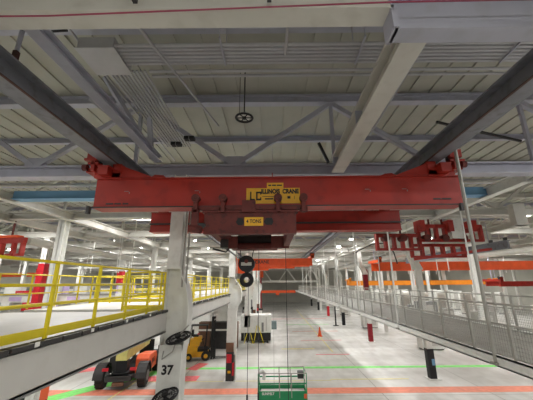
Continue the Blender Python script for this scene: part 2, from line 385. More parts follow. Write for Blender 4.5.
# lower hoist body
MB().box(-.7, .78, 1.7, 2.1, -.1, .0).box(-.66,.74,1.5,2.0,-.2,-.08).build('hoist_body', 'red2', tr)
for a in (-.72, .55): MB().box(a, a+.26, 1.3, 1.42, -.2, .1).build('hoist_leg', 'red2', tr)
MB().tube([(-.5,1.9,.12),(.55,1.9,.12)], .17, 16).build('rope_drum', 'dark', tr, smooth=True)
MB().box(-1.0,-.7,1.5,1.9,-.15,.1).tube([(-1.2,1.4,-.2),(-.8,1.4,-.3),(-.65,1.4,-.1)], .03, 6).build('motor', 'dark', tr)
for x in (-.42, .03): MB().tube([(x,1.9,0),(x+(-.02 if x<0 else -.1),1.9,-.48)], .015, 6).build('wire_rope', 'black', tr)
hb = MB().tube([(-.22,1.74,-.62),(-.22,2.06,-.62)], .25, 24).build('hook_block', 'black', tr, smooth=True)
MB().box(-.38,-.06,1.72,1.735,-.68,-.58).build('block_label', 'fascia', hb)
MB().tube([(-.22,1.71,-.55),(-.22,1.74,-.55)], .06, 16).build('sheave_pin', 'red2', hb)
MB().ring((-.22,1.9,-1.1), .15, .07, (0,1,0)).tube([(-.22,1.9,-.85),(-.22,1.9,-.95)], .06, 10).build('hook', 'black', hb, smooth=True)
# pendant lines
for x, y, z0, z1, lb in ((.55, 13, .9, 9.6, 'long thin dark pendant cable hanging down the middle of the aisle'),
                         (-1.25, 15.5, 1.4, 8.6, 'thin dark pendant cable left of the green lift, nearer the wrapped column'),
                         (-.75, 15.8, 1.4, 8.6, 'thin dark pendant cable left of the green lift, farther from the wrapped column')):
    t = thing('pendant_cable', lb, 'hanging cable', (x, y, z0))
    MB().tube([(0,0,.25),(0,0,z1-z0)], .012, 6).build('cord', 'cable', t)
    MB().tube([(0,0,-.1),(0,0,.25)], .04, 8).build('grip', 'cable', t)
    MB().tube([(0,0,-.35),(0,0,-.27)], .04, 8).tube([(0,0,-.3),(0,0,-.1)], .01, 5).build('plug', 'cable', t)

# ------------------------------------------------------------------ conduits under the roof
t = thing('pull_box', 'large flat grey sheet metal pull box where the conduits turn, upper left', 'electrical box', (-4.26, 5.85, H+5.5))
MB().box(-.44, .44, 0, .92, 0, .32).build('box', 'cond', t, bevel=.01)
MB().box(-.48, .48, -.03, .95, -.02, 0).build('cover', 'cond', t)
for i in range(10):
    c = MB().tube([(0,0,0),(0,4.6,0)], .034, 8).build('conduit', 'cond', None, smooth=True); c.location = (-4.40+.108*i, 6.73, H+5.56)
    tag(c, 'thin grey conduit in the row running away from the pull box', 'conduit', 'conduits running away from the pull box')
for i in range(6):
    c = MB().tube([(0,0,0),(18,0,0)], .045, 8).build('conduit', 'cond', None, smooth=True); c.location = (-3.8, 5.9+.12*i, H+5.6)
    tag(c, 'thick grey conduit in the bank crossing overhead from the pull box to the right', 'conduit', 'conduits crossing overhead to the right')
for i, lb in enumerate(('pale conduit crossing overhead just behind the conduit bank, upper one', 'pale conduit crossing overhead just behind the conduit bank, lower one')):
    tag(MB().tube([(-3.3, 6.75+.2*i, H+5.55),(14, 6.75+.2*i, H+5.55)], .04, 8).build('conduit', 'cond', smooth=True), lb, 'conduit')
for i, (x, y, lb) in enumerate(((-1.2, 6.0, 'strut rack holding the crossing conduits near the pull box'), (2.2, 6.0, 'strut rack holding the crossing conduits right of the round fan'), (6, 6.0, 'strut rack holding the crossing conduits at far right'))):
    t = thing('conduit_rack', lb, 'conduit rack', (x, y, H+5.5))
    MB().box(-.02,.02,-.42,.5,0,.04).build('strut', 'steel', t)
    for dy in (-.4, .48): MB().tube([(0,dy,0),(0,dy,1.56)], .01, 5).build('rod', 'steel', t)
for i, (p, q, lb) in enumerate((((-3.1,4.0,H+5.3), (-1.9,9.4,H+5.4), 'thin slanting pipe at upper left crossing under the conduit bank'),
                  ((.35,3.7,H+4.9), (.35,6.0,H+5.4), 'short thin vertical looking pipe at top centre left of the round fan'),
                  ((3.6,5.0,H+5.4), (3.6,9.8,H+5.2), 'thin pale pipe running away right of the tie beam'),
                  ((-5.6,3.9,H+5.6), (-5.6,14,H+5.6), 'thin pale pipe running away at far upper left'),
                  ((-5.0,3.9,H+6.1), (-5.0,14,H+6.1), 'thin dark pipe running away at upper left beside the bracing truss'))):
    tag(MB().tube([p, q], .035, 8).build('ceiling_pipe', 'cond'), lb, 'pipe')
tag(MB().tube([(-6.0,4.2,H+5.2),(-5.2,4.6,H+5.0),(-4.9,4.9,H+5.0),(-4.2,4.9,H+5.05)], .025, 8).build('black_cable', 'cable', smooth=True), 'black bent cable hanging in the upper left corner above the runway girder', 'cable')
for i, (x, y) in enumerate(((-3.2, 9.0), (-2.65, 8.6))):
    t = thing('junction_box', ('small black junction box at the end of the bracing truss, left one', 'small black junction box at the end of the bracing truss, right one')[i], 'electrical box', (x, y, H+4.45))
    MB().box(-.16,.16,-.1,.1,0,.1).build('box', 'black', t); MB().box(-.01,.01,-.11,.11,-.01,.11).build('strap', 'grey', t)
t = thing('strut_brace', 'short black strut near the tie beam, above the right half of the red crane', 'brace', (1.7, 9.0, H+4.0))
MB().bar((.25,.5,0), (-.05,.5,.75), .09).build('bar', 'black', t)
t = thing('angle_brace', 'thin dark slanting brace under the roof at right, beyond the right runway girder', 'brace', (8.0, 9.6, H+4.0))
MB().bar((-2.0,0,1.6), (.9,0,.8), .07).build('bar', 'dark', t)
# round ceiling fixture
t = thing('caged_fan', 'round black caged fan with pale centre hanging from the roof', 'fan', (-.9, 8.55, H+5.2))
MB().ring((0,0,0), .27, .035, (0,0,1)).build('ring', 'black', t, smooth=True)
for a in range(3):
    c, s_ = math.cos(a*PI/3), math.sin(a*PI/3)
    MB().bar((-.27*c,-.27*s_,0), (.27*c,.27*s_,0), .03, .02).build('spoke', 'black', t)
MB().tube([(0,0,.02),(0,0,.09)], .2, 16).build('reflector', 'white', t)
MB().tube([(0,0,-.03),(0,0,.12)], .07, 12).build('hub', 'black', t)
MB().tube([(0,0,.12),(0,0,1.75)], .02, 6).tube([(-.16,0,.1),(-.16,0,1.75)], .008, 5).build('down_rod', 'dark', t)

# ------------------------------------------------------------------ columns
def left_column(y, wrap, label, bulge=0):
    t = thing('crane_column', label, 'column', (-3.05, y, 0))
    P = lambda hh: H+hh
    poly = [(-.36,0),(.32,0),(.32,P(-2.0)),(.38,P(-1.7)),(.42+bulge,P(-1.25)),(.44+bulge,P(-.75)),(.38+bulge,P(-.35)),(.28+bulge*.5,P(0)),(.17,P(.25)),(.08,P(.5)),(.08,P(3.65)),(-.34,P(3.65)),(-.34,P(.5)),(-.36,P(.48))]
    MB().prism(poly, -.02, .02).build('web_plate', 'white', t)
    # flanges following both edges
    f = MB()
    for i in range(1, 10):
        a, b = poly[i], poly[i+1]; f.quadbox([(a[0]-.03,-.28,a[1]),(a[0],-.28,a[1]),(a[0],.28,a[1]),(a[0]-.03,.28,a[1]),(b[0]-.03,-.28,b[1]),(b[0],-.28,b[1]),(b[0],.28,b[1]),(b[0]-.03,.28,b[1])])
    f.build('aisle_flange', 'white', t)
    MB().box(-.34,-.31,-.28,.28,P(.5),P(3.65)).box(-.36,-.33,-.28,.28,0,P(.5)).build('outer_flange', 'white', t)
    MB().box(-.33,.07,-.30,-.26,P(.5),P(3.6)).build('face_plate', 'white', t)
    MB().box(-.44,.12,-.32,.32,P(.46),P(.52)).build('cap_ledge', 'white', t)
    MB().box(-.34,.31,-.30,-.26,P(-4.9),P(-1.75)).build('lower_face_plate', 'white', t)
    MB().box(-.5,.35,-.4,.4,0,.04).build('base_plate', 'white', t)
    MB().tube([(.16,-.2,P(-.1)),(.16,-.2,P(3.6))], .03, 8).tube([(.26,-.1,P(-.1)),(.26,-.1,P(3.6))], .03, 8).build('riser_pipe', 'galv', t)
    if wrap: 
        w = MB().box(-.34,.20,-.36,.32,.05,1.9).build('wrap', 'dark', t); MB().box(-.3,.05,-.4,-.35,1.2,1.75).build('tag_sheet', 'redwrap', w)
        MB().box(-.2,-.0,-.4,-.35,.55,.7).build('hazard_sticker', 'sign_y', w); MB().box(.1,.24,-.42,-.30,.4,1.2).build('extinguisher', 'redwrap', w)
        MB().box(-.36,.18,-.38,.34,1.9,2.5).build('top_wrap', 'brown', t)
    return t
c37 = left_column(9.9, False, 'large white steel column marked 37 in the left foreground')
text('number_37', '37', .34, (-.06, -.315, H-2.42), FRONT, 'black', c37, bold=.012, sx=1.0)
MB().tube([(-.2,-.33,H-1.9),(-.2,-.42,H-2.1),(.1,-.42,H-1.9),(.2,-.38,H-1.5),(.5,-.33,H-1.2)], .02, 6).build('cable_loop', 'galv', c37)
for k, (hh, lb) in enumerate(((-1.5, 'round black caged wall fan on column 37, upper one'), (-2.98, 'round black caged wall fan on column 37, lower one at the frame edge'))):
    t = thing('wall_fan', lb, 'fan', (-2.76-.25*k, 9.3, H+hh))
    ax = Vector((-.2,-.28,.94)).normalized()
    mb = MB().ring((0,0,0), .34, .03, ax).ring((0,0,0), .26, .02, ax).ring((0,0,0), .18, .02, ax)
    u = ax.orthogonal().normalized(); w2 = ax.cross(u)
    for a in range(8):
        d = u*math.cos(a*PI/8)+w2*math.sin(a*PI/8); mb.tube([d*-.34, d*.34], .012, 5)
    mb.build('cage', 'black', t, smooth=True)
    MB().tube([ax*-.1, ax*.08], .09, 12).build('motor', 'black', t)
    for a in range(4):
        d = u*math.cos(a*PI/2)+w2*math.sin(a*PI/2); e = u*math.cos(a*PI/2+.5)+w2*math.sin(a*PI/2+.5)
        MB().quadbox([d*.06,e*.06,e*.24,d*.24, d*.06+ax*.02,e*.06+ax*.02,e*.24+ax*.02,d*.24+ax*.02]).build('blade', 'grey', t)
    MB().tube([(0,0,-.05),(0,.22,-.1)], .025, 6).build('bracket', 'dark', t)
left_column(23.5, True, 'second white crane column on the left, black and red wraps round its foot', bulge=.22)
left_column(37.1, False, 'third white crane column on the left, behind the forklift', bulge=.22)
left_column(50.7, True, 'fourth white crane column on the left, far down the aisle', bulge=.22)
left_column(64.3, True, 'fifth white crane column on the left, farthest down the aisle', bulge=.22)

def right_column(y, low, up, label):
    t = thing('crane_column', label, 'column', (11.2, y, 0)); P = lambda hh: H+hh
    poly = [(-.2,0),(.2,0),(.2,P(.9)),(.1,P(1.6)),(-.3,P(2.1)),(-.3,P(3.65)),(-.72,P(3.65)),(-.72,P(2.2)),(-.3,P(1.2)),(-.2,P(.8))]
    MB().prism(poly, -.03, .03).build('web_plate', 'white', t)
    MB().box(-.2,.2,-.2,-.17,0,P(.9)).box(-.2,.2,.17,.2,0,P(.9)).build('flange', 'white', t)
    MB().quadbox([(-.25,-.3,P(.9)),(.3,-.3,P(.9)),(.3,.3,P(.9)),(-.25,.3,P(.9)),(-.72,-.3,P(2.2)),(-.3,-.3,P(2.2)),(-.3,.3,P(2.2)),(-.72,.3,P(2.2))]).build('haunch', 'white', t)
    MB().box(-.72,-.3,-.25,.25,P(2.2),P(3.65)).build('upper_shaft', 'white', t)
    MB().box(-.4,.45,-.4,.4,0,.04).build('base_plate', 'white', t)
    if low: MB().box(-.23,.23,-.23,.23,.05,1.95).box(-.25,.21,-.25,.2,.6,.8).build('foot_wrap', low, t)
    if up: MB().box(-.25,.25,-.25,.25,P(-.9),P(1.5)).build('upper_wrap', up, t)
    return t
rc = right_column(23.5, 'black', None, 'white column behind the right walkway with black wrapping round its foot')
MB().box(0,.2,-.26,-.23,.9,1.3).build('blue_tag', 'blue', rc)
right_column(37.1, 'dredwrap', 'dredwrap', 'white column behind the right walkway wrapped in dark red')
right_column(50.7, 'black', None, 'third white column along the right side, slim black wrapped foot under a flat tray')
right_column(64.3, 'redwrap', None, 'fourth column along the right side with bright red foot, small in the distance')
right_column(77.9, 'black', None, 'fifth column along the right side with black foot, far away')
right_column(91.5, 'black', None, 'sixth and farthest column along the right side')

def plain_column(x, y, w, label, wrap=None, h0=0, h1=None, group=None, wm='redwrap'):
    t = thing('steel_column', label, 'column', (x, y, 0), group=group); z = H+3.65
    MB().box(-w/2,w/2,-w/2,-w/2+.03,0,z).box(-w/2,w/2,w/2-.03,w/2,0,z).box(-.02,.02,-w/2,w/2,0,z).build('shaft', 'white', t)
    MB().box(-w/2-.15,w/2+.15,-w/2-.15,w/2+.15,z-.05,z).build('cap_plate', 'white', t)
    MB().box(-w/2-.1,w/2+.1,-w/2-.1,w/2+.1,0,.04).build('base_plate', 'white', t)
    if wrap: MB().box(-w/2-.04,w/2+.04,-w/2-.04,w/2+.04,h0,h1).build('wrap', wm, t)
    return t
plain_column(-12.0, 16.7, .42, 'tall plain white column in the left middle ground behind the yellow railing')
plain_column(-17.9, 23.5, .42, 'white column wrapped in bright red, beside the tall plain column on the left', 'y', H-2, H+1.6)
plain_column(-20.6, 22.0, .7, 'wide white column near the left edge of the view')
plain_column(-12.0, 30.3, .4, 'plain white column in the left background behind the yellow railing, nearer one')
c0 = plain_column(-22.0, 43.9, .7, 'column with red wrapping in the left background', 'y', H-2, H+1.8)
cp = plain_column(-12, 43.9, .4, 'slim white column in the distant left background', group='distant left columns')
for x, y in ((-12,57.5),(-12,71.1),(-20,57.5),(-20,71.1),(-28,43.9),(-28,57.5),(-36,43.9),(-30,30.3)):
    dup(cp, (x,y,0))
cq = dup(cp, (20,30.3,0), label='slim white column in the right background behind the mesh walkway', group='distant right columns')
for x, y in ((20,43.9),(20,57.5),(20,71.1),(29,30.3),(29,43.9),(29,57.5),(38,37.1),(38,50.7),(15.5,43.9),(15.5,64.3)):
    dup(cq, (x,y,0))
for y in (64.3, 77.9, 91.5):
    for x in (18, 24, 30, 36, 43, 50):
        dup(cq, (x+.8*math.sin(y+x),y,0))
    for x in (-16, -24, -32, -40, -48):
        dup(cp, (x+.8*math.sin(y+x),y,0))
t = thing('portal_frame', 'white braced steel frame crossing the far end of the middle aisle', 'steel frame', (2.5, 76, 0))
MB().box(-9,9,-.15,.15,H+.1,H+.6).build('beam', 'white', t); MB().box(-9,9,-.12,.12,H+3.3,H+3.65).build('upper_beam', 'white', t)
for x in (-9, 9): MB().box(x-.2,x+.2,-.2,.2,0,H+3.3).build('leg', 'white', t)
for x in (-7,-1,5):
    MB().bar((x,0,H+.5),(x+2,0,H+3.3),.22).build('brace', 'white', t); MB().bar((x+4,0,H+.5),(x+2,0,H+3.3),.22).build('brace', 'white', t)
# hanging square post on the right
t = thing('hanging_post', 'short wide white post hanging from the ceiling at the right edge', 'hanging post', (13.5, 15.9, H+2.9))
MB().box(-.32,.32,-.2,.2,0,1.2).build('post', 'steel_w', t); MB().box(-.4,.4,-.25,.25,0,.03).build('foot_plate', 'steel_w', t)

# ------------------------------------------------------------------ left elevated walkway
def walkway(y0, y1, label):
    t = thing('elevated_deck', label, 'mezzanine', (-3.2, y0, H-1.45)); L = y1-y0
    MB().box(-5.0, -.02, 0, L, .55, .66).build('deck_slab', 'fascia', t)
    MB().ibeam((-.1,0,.1), (-.1,L,.1), .58, .2, .03, .16).box(-.02,0,0,L,.1,.62).build('edge_beam', 'fascia', t)
    MB().box(-.21,.012,0,L,.07,.1).build('beam_lower_lip', 'grey', t)
    MB().ibeam((-5.0,0,0), (-5.0,L,0), .55, .2, .03, .02).build('outer_beam', 'fascia', t)
    e = MB(); y = 0; k = 0
    while y < L-.3:
        e.box(-.1,.05,y,y+.42,.64+.01*(k % 2),.71); y += .46; k += 1
    e.build('cable_tray', 'dark', t)
    y = 1.0
    while y < L-.2: MB().box(.052,.06,y,y+.08,.66,.72).build('white_tag', 'white', t); y += 1.25
    return t
walkway(-3, 9.45, 'long light grey elevated deck in the left foreground carrying the near yellow railing')
walkway(10.3, 23.1, 'light grey elevated deck beyond column 37 carrying yellow railing')
walkway(23.9, 36.8, 'light grey elevated deck beyond the second left column')
walkway(37.4, 50, 'light grey elevated deck farthest down the left side')
def guardrail(x, y0, y1, label, step=1.24, extra=0):
    z = H-.76; t = thing('guardrail', label, 'railing', (x, y0, z)); L = y1-y0
    for nm, h in (('top_rail', 1.10), ('mid_rail', .76), ('lower_rail', .49)):
        MB().tube([(0,0,h),(0,L,h)], .022, 8).build(nm, 'yellow', t, smooth=True)
    MB().box(-.01,.01,0,L,.04,.16).build('toe_plate', 'yellow', t)
    n = max(1, round(L/step))
    src = MB().box(-.025,.025,-.02,.02,0,1.12).build('post', 'yellow', t)
    for k in range(1, n+1):
        c = src.copy(); COL.objects.link(c); c.parent = t; c.location.y = L*k/n
    return t
guardrail(-3.36, -.1, 9.5, 'yellow railing on the near edge of the deck in the left foreground')
guardrail(-8.15, 4, 23, 'yellow railing along the far edge of the foreground deck')
guardrail(-3.36, 10.4, 23.0, 'yellow railing on the deck between column 37 and the second left column')
guardrail(-3.36, 24.0, 36.6, 'yellow railing on the deck beyond the second left column')
guardrail(-8.15, 24.0, 49, 'yellow railing along the far edge of the distant deck')
guardrail(-3.36, 37.6, 49.8, 'yellow railing farthest down the left side')
def cross_rail(y, x0, x1, label):
    z = H-.76; t = thing('guardrail', label, 'railing', (x0, y, z)); L = x1-x0
    for nm, h in (('top_rail', 1.10), ('mid_rail', .76), ('lower_rail', .49)): MB().tube([(0,0,h),(L,0,h)], .022, 8).build(nm, 'yellow', t, smooth=True)
    MB().box(0,L,-.01,.01,.04,.16).build('toe_plate', 'yellow', t)
    n = round(L/.9)
    for k in range(n+1): MB().box(L*k/n-.025,L*k/n+.025,-.02,.02,0,1.12).build('post', 'yellow', t)
cross_rail(9.3, -4.5, -3.4, 'short yellow railing closing the deck beside column 37')
cross_rail(13.2, -7.8, -4.4, 'yellow crossing railing just beyond column 37, nearer one')
cross_rail(17.2, -7.8, -4.4, 'yellow crossing railing beyond column 37, farther one')
# posts carrying the decks (out of the aisle)
for i, (y, lb) in enumerate(((30.3, 'white stub post under the distant elevated deck'),)):
    t = thing('deck_post', lb, 'post', (-8.0, y, 0)); MB().box(-.12,.12,-.12,.12,0,H-1.45).build('shaft', 'white', t); MB().box(-.2,.2,-.2,.2,0,.03).build('foot', 'white', t)

# ------------------------------------------------------------------ right mesh walkway
XN, XF = 4.8, 8.0; DZ = H-1.57
t = thing('mesh_walkway_deck', 'long hanging walkway deck with pale edge channel on the right', 'walkway', (XN, 1.5, DZ))
L = 66
MB().box(0,.04,0,L,-.2,.02).box(0,.12,0,L,-.2,-.17).box(0,.12,0,L,-.01,.02).build('near_channel', 'white', t)
MB().box(XF-XN-.04,XF-XN,0,L,-.2,.02).build('far_channel', 'white', t)
MB().box(.12,XF-XN-.04,0,L,-.05,0).build('deck_plate', 'galv', t)
for k in range(14):
    MB().box(.05,XF-XN-.05,k*5+.3,k*5+.4,-.17,-.05).build('joist', 'galv', t)
def panel(Lp=1.27):
    mb = MB(); n = 18; 
    for i in range(n): xx = Lp*i/n; mb.box(-.003,.003,xx-.003,xx+.003,.03,.66)
    for i in range(9): zz = .05+.6*i/8; mb.box(-.003,.003,0,Lp,zz-.003,zz+.003)
    return mb
def mesh_fence(x, label):
    t = thing('mesh_fence', label, 'fence', (x, 1.5, DZ+.02)); Lf = 45*1.27
    MB().tube([(0,0,1.07),(0,Lf,1.07)], .022, 8).build('top_rail', 'galv', t, smooth=True)
    MB().tube([(0,0,.66),(0,Lf,.66)], .02, 8).build('mid_rail', 'galv', t, smooth=True)
    MB().tube([(0,0,.04),(0,Lf,.04)], .016, 8).build('bottom_rail', 'galv', t, smooth=True)
    ps = MB().box(-.025,.025,-.025,.025,0,1.09).build('post', 'galv', t)
    pm = panel().build('wire_panel', 'mesh', t)
    for k in range(1, 46):
        c = ps.copy(); COL.objects.link(c); c.parent = t; c.location.y = 1.27*k
        if k < 45: c = pm.copy(); COL.objects.link(c); c.parent = t; c.location.y = 1.27*k
mesh_fence(XN+.06, 'grey wire mesh railing on the aisle side of the right walkway')
mesh_fence(XF-.06, 'grey wire mesh railing on the far side of the right walkway')
near_l = ['thick grey hanger rod of the right walkway, nearest the camera, at right', 'white hanger rod of the right walkway, second from the camera', 'white hanger rod of the right walkway, third from the camera']
ys = [7.1, 12.25, 17.5, 22.8, 28.3, 33.6, 38.9, 44.2, 49.5]
for i, y in enumerate(ys):
    for j, x in enumerate((XN, XF)):
        lb = (near_l[i] if i < 3 else 'thin hanger rod on the aisle side of the right walkway, in the distance') if j == 0 else ('thin white hanger rod on the far side of the right walkway' )
        r_ = (.042 if i == 0 else .036) if j == 0 else .03
        t = thing('hanger_rod', lb, 'hanger rod', (x, y, DZ-.15), group=None if (j == 0 and i < 3) else ('distant aisle side hanger rods' if j == 0 else 'far side hanger rods'))
        MB().tube([(0,0,0),(0,0,H+3.65-DZ+.15)], r_, 8).build('rod', 'galv' if i == 0 and j == 0 else 'white', t, smooth=True)
        MB().box(-.08,.08,-.08,.08,-.02,.03).build('foot_clamp', 'galv', t)

# ------------------------------------------------------------------ other cranes
t = thing('red_crane_carriage', 'red latticed crane carriage hanging on the right, above the mesh walkway', 'crane carriage', (9.0, 17, H+1.45), math.radians(4))
def lattice(x0, x1, z0, z1, n, m, th=.12, y=0):
    o = []
    bw = (x1-x0)/n
    mb = MB().box(x0,x1,y-th,y+th,z0,z0+.14*(z1-z0)).box(x0,x1,y-th,y+th,z1-.2*(z1-z0),z1)
    for k in range(n+1): mb.box(x0+bw*k-.08, x0+bw*k+.08, y-th, y+th, z0, z1)
    return mb
lattice(-3.1,-.6,.25,1.2,5,'red').build('left_frame', 'red', t)
lattice(-.6,3.2,.75,1.75,7,'red').build('right_frame', 'red', t)
lattice(-.8,2.4,-.1,.7,5,'red', y=.6).build('lower_frame', 'red', t)
MB().bar((-1.2,-.3,-.25),(3.4,-.3,.3),.12,.14).build('lower_bar', 'red', t)
for x in (-2.6,-1.6,-.2,.9,2.0): 
    MB().tube([(x,-.25,.95),(x,.2,.95)], .2, 14).build('wheel', 'red2', t)
for x in (-.5,1.2,2.6): MB().box(x-.15,x+.15,-.4,.3,1.3,1.95).build('drive_unit', 'red', t)
MB().box(1.4,2.0,-.2,.3,1.1,2.1).prism([(1.2,.9),(1.9,.9),(1.9,1.3),(1.2,1.6)],-.35,-.3).build('white_guard', 'white', t)
for x in (-1.6, .2, 1.0): MB().box(x-.04,x+.04,.1,.18,1.1,2.1).build('hanger', 'red2', t)
t = thing('crane_stub_girder', 'slate grey girder stub beyond the red carriage on the right', 'crane girder', (14, 17.6, H+1.85))
MB().ibeam((0,0,0),(0,14,0),.5,.3,.04,.1).build('girder', 'rail_st', t)
for y in (.2,1.4): MB().box(-.06,.06,y-.1,y+.1,.5,.68).build('stop_block', 'dark', t)
for y in (1.6, 8): MB().tube([(0,y,.5),(0,y,1.9)], .03, 6).build('hanger', 'steel', t)
t = thing('red_crane_carriage', 'red crane end frame with open square brackets at the left edge', 'crane carriage', (-14.2, 16.9, H+1.6), math.radians(-10))
mb = MB().box(-3,0,-.12,.12,.75,1.05)
for x in (-2.4,-1.5,-.7,-.1):
    mb.box(x-.07,x+.07,-.12,.12,.05,.8).box(x-.4,x+.07,-.12,.12,0,.14)
mb.build('bracket_frame', 'red', t)
MB().box(-3.2,-.4,-.2,.2,1.05,1.18).build('top_plate', 'orange', t)
for x in (-2.6,-1.0): MB().box(x-.04,x+.04,-.04,.04,1.18,2.05).build('hanger', 'red2', t)

def far_crane(y, x0, x1, h0, h1, m, label, trolley=True):
    t = thing('bridge_crane', label, 'overhead crane', ((x0+x1)/2, y, H+h0)); w = (x1-x0)/2; d = h1-h0
    MB().box(-w,w,-.15,.15,.03,d-.03).box(-w,w,-.22,.22,0,.03).box(-w,w,-.22,.22,d-.03,d).build('front_girder', m, t)
    MB().box(-w,w,2.4,2.7,.03,d-.03).box(-w,w,2.3,2.8,d-.03,d).build('rear_girder', m, t)
    for s_ in (-1,1):
        MB().box(s_*w-.15,s_*w+.15,-.5,3.2,d,d+.3).box(s_*w-.2,s_*w+.2,-.5,-.1,d,d+.5).build('end_truck', m, t)
        MB().tube([(s_*w-.25,-.3,d+.45),(s_*w+.25,-.3,d+.45)], .2, 12).build('wheel', 'dark', t)
    for s_ in (-1,1): MB().box(s_*w-.05,s_*w+.05,1.2,1.3,d+.3,3.65-h0).build('hanger', 'steel', t)
    if trolley: 
        MB().box(-w+.6,w*.55,-.35,-.25,-.32,-.02).box(-w+.2,-w+1.6,-.4,.2,-.8,-.1).box(-w+1.6,-w+4,-.3,.2,-.5,-.3).build('trolley_frame', m, t)
        for x in (-w+1.0,-w+2.8,w*.4): MB().tube([(x,-.5,-.05),(x,-.3,-.05)], .2, 12).build('trolley_wheel', m, t)
    return t
oc = far_crane(34, -4.5, 4.4, 1.85, 2.65, 'orange', 'orange overhead crane behind the black hook, down the middle aisle')
text('girder_lettering', 'CRANE', .5, (-1.2, -.17, .42), FRONT, 'dark', oc, bold=.01)
far_crane(34, 11.9, 36, 1.25, 2.15, 'orange', 'long bright orange overhead crane beyond the mesh walkway on the right', False)
far_crane(58, 14.5, 43, -.6, .25, 'orange_y', 'thin yellow orange overhead crane in the right background, below the long orange one', False)
far_crane(48, -48, -37, 1.3, 1.9, 'orange', 'orange overhead crane in the far left background', False)
far_crane(40, 29.5, 41, -.7, -.05, 'red', 'dark red crane girder at the right edge, under the long orange crane', False)
t = thing('jib_crane', 'orange jib crane with a slim mast far down the aisle', 'jib crane', (-3.2, 74, 0))
MB().tube([(0,0,0),(0,0,8.6)], .42, 14).build('mast', 'dredwrap', t, smooth=True)
MB().box(-.5,8.5,-.2,.2,4.3,4.9).build('arm', 'orange', t)
MB().box(3.8,4.6,-.3,.3,3.8,4.3).build('arm_hoist', 'orange', t)
MB().box(-.8,.8,-.8,.8,7.9,9.4).build('mast_head', 'orange', t)
MB().tube([(0,0,0),(0,0,.9)], .75, 14).build('foot', 'sign_y', t)
for x in (6, -2.0):
    pass

# conveyor rail / festoon running down beside left runway
for i, (x, h) in enumerate(((-2.85,1.72),(-2.75,1.6))):
    tag(MB().tube([(x,12.2,H+h+.35),(x,33,H+h+.35)], .04, 8).build('festoon_rail', 'dark'), ('dark festoon rail running away left of the hook, upper one','dark festoon rail running away left of the hook, lower one')[i], 'rail')

# ------------------------------------------------------------------ pipes far under the ceiling
pipe = None
for k, y in enumerate((13.4, 20.2, 27, 33.8, 40.6, 47.4, 54.2, 61)):
    if pipe is None:
        pipe = MB().tube([(-50,0,0),(50,0,0)], .07, 8).build('sprinkler_pipe', 'steel_w', smooth=True); pipe.location = (0,y,H+4.6)
        tag(pipe, 'long thin white sprinkler pipe crossing the hall under the roof', 'pipe', 'sprinkler pipes crossing the hall')
    else:
        c = pipe.copy(); COL.objects.link(c); c.location = (0, y, H+4.6-.3*(k % 2))
duct = None
for i, (x, h, lb) in enumerate(((-16.7,2.9,'round pale duct running away in the left background'),(-25,2.6,'second round pale duct, farther left'),(14.6,3.0,'round pale duct running away in the right background'),(23,2.7,'second round pale duct, farther right'))):
    t = thing('air_duct', lb, 'air duct', (x, 20, H+h)); MB().tube([(0,0,0),(0,50,0)], .28, 14).build('duct', 'steel_w', t, smooth=True)
    for y in range(2, 50, 8): MB().ring((0,y,0), .29, .03, (0,1,0), 16, 6).build('joint', 'steel_w', t)
# drooping cable, upper right background
tag(MB().tube([(6.5,24,H+2.2),(7.0,24,H+2.5),(8.0,24,H+2.95),(9.2,24,H+3.05),(9.7,24,H+2.3),(9.9,24,H+1.4)], .05, 6).build('hanging_cable', 'dark', smooth=True), 'dark looping cable hanging left of the red carriage on the right', 'cable')

# ------------------------------------------------------------------ vehicles
def wheel(parent, x, y, r, w, hub='grey', name='wheel'):
    o = MB().tube([(x-w/2,y,r),(x-w/2+.05,y,r),(x+w/2-.05,y,r),(x+w/2,y,r)], [r*.88,r,r,r*.88], 22).build(name, 'tyre', parent, smooth=True)
    MB().tube([(x-w/2-.02,y,r),(x+w/2+.02,y,r)], r*.5, 14).build('hub', hub, o, smooth=True)
    tr_ = MB()
    for k in range(16):
        a = 2*PI*k/16; p = Vector((0, math.cos(a)*r, math.sin(a)*r))
        tr_.bar((x-w/2+.03, y+p.y, r+p.z), (x+w/2-.03, y+p.y, r+p.z), .07, .05, up=p)
    tr_.build('tread', 'tyre', o)
    return o
t = thing('telehandler', 'orange telehandler with black fenders and cream boom seen from behind, under the left deck', 'telehandler', (-10.35, 23.6, 0), math.radians(8)); t.scale = (1.14,1.1,1.1)
for x in (-1.15, 1.15):
    for y in (-1.2, 2.3): wheel(t, x, y, .6, .45)
    for y in (-1.2, 2.3):
        a = [(y+.72*math.cos(q), .62+.72*math.sin(q)) for q in [PI*k/8 for k in range(0, 9)]]; b = [(y+.78*math.cos(q), .62+.78*math.sin(q)) for q in [PI*k/8 for k in range(8, -1, -1)]]
        MB().prism(a+b, x-.27, x+.27, 'x').build('fender', 'dark', t)
MB().box(-.45,.45,-1.9,2.9,.5,.95).build('chassis', 'black', t)
for a in (-1.3, 2.2): MB().box(-.9,.9,a,a+.2,.5,.7).build('axle', 'dark', t)
MB().prism([(-.55,.55),(1.7,.55),(1.75,1.2),(1.5,1.45),(-.2,1.6),(-.55,1.4)], .45, 1.25, 'x').build('engine_cover', 'tele', t, bevel=.06)
text('side_lettering', 'JLG', .42, (1.262, .6, 1.05), (PI/2, 0, PI/2), 'black', t, bold=.01)
MB().prism([(-.2,.6),(1.5,.6),(1.4,2.5),(-.1,2.5)], -1.2, -.45, 'x').build('cab', 'dark', t, bevel=.03)
MB().box(-.3,.3,-1.9,3.4,1.6,2.15).box(-.22,.22,3.3,4.0,1.7,2.1).build('boom', 'boom', t)
MB().box(-.3,.3,-1.7,-1.3,.9,1.6).build('boom_pivot', 'black', t)
for x in (-.2,.2): MB().tube([(x,-1.3,1.1),(x,.8,1.75)], .06, 8).build('lift_cylinder', 'dark', t)
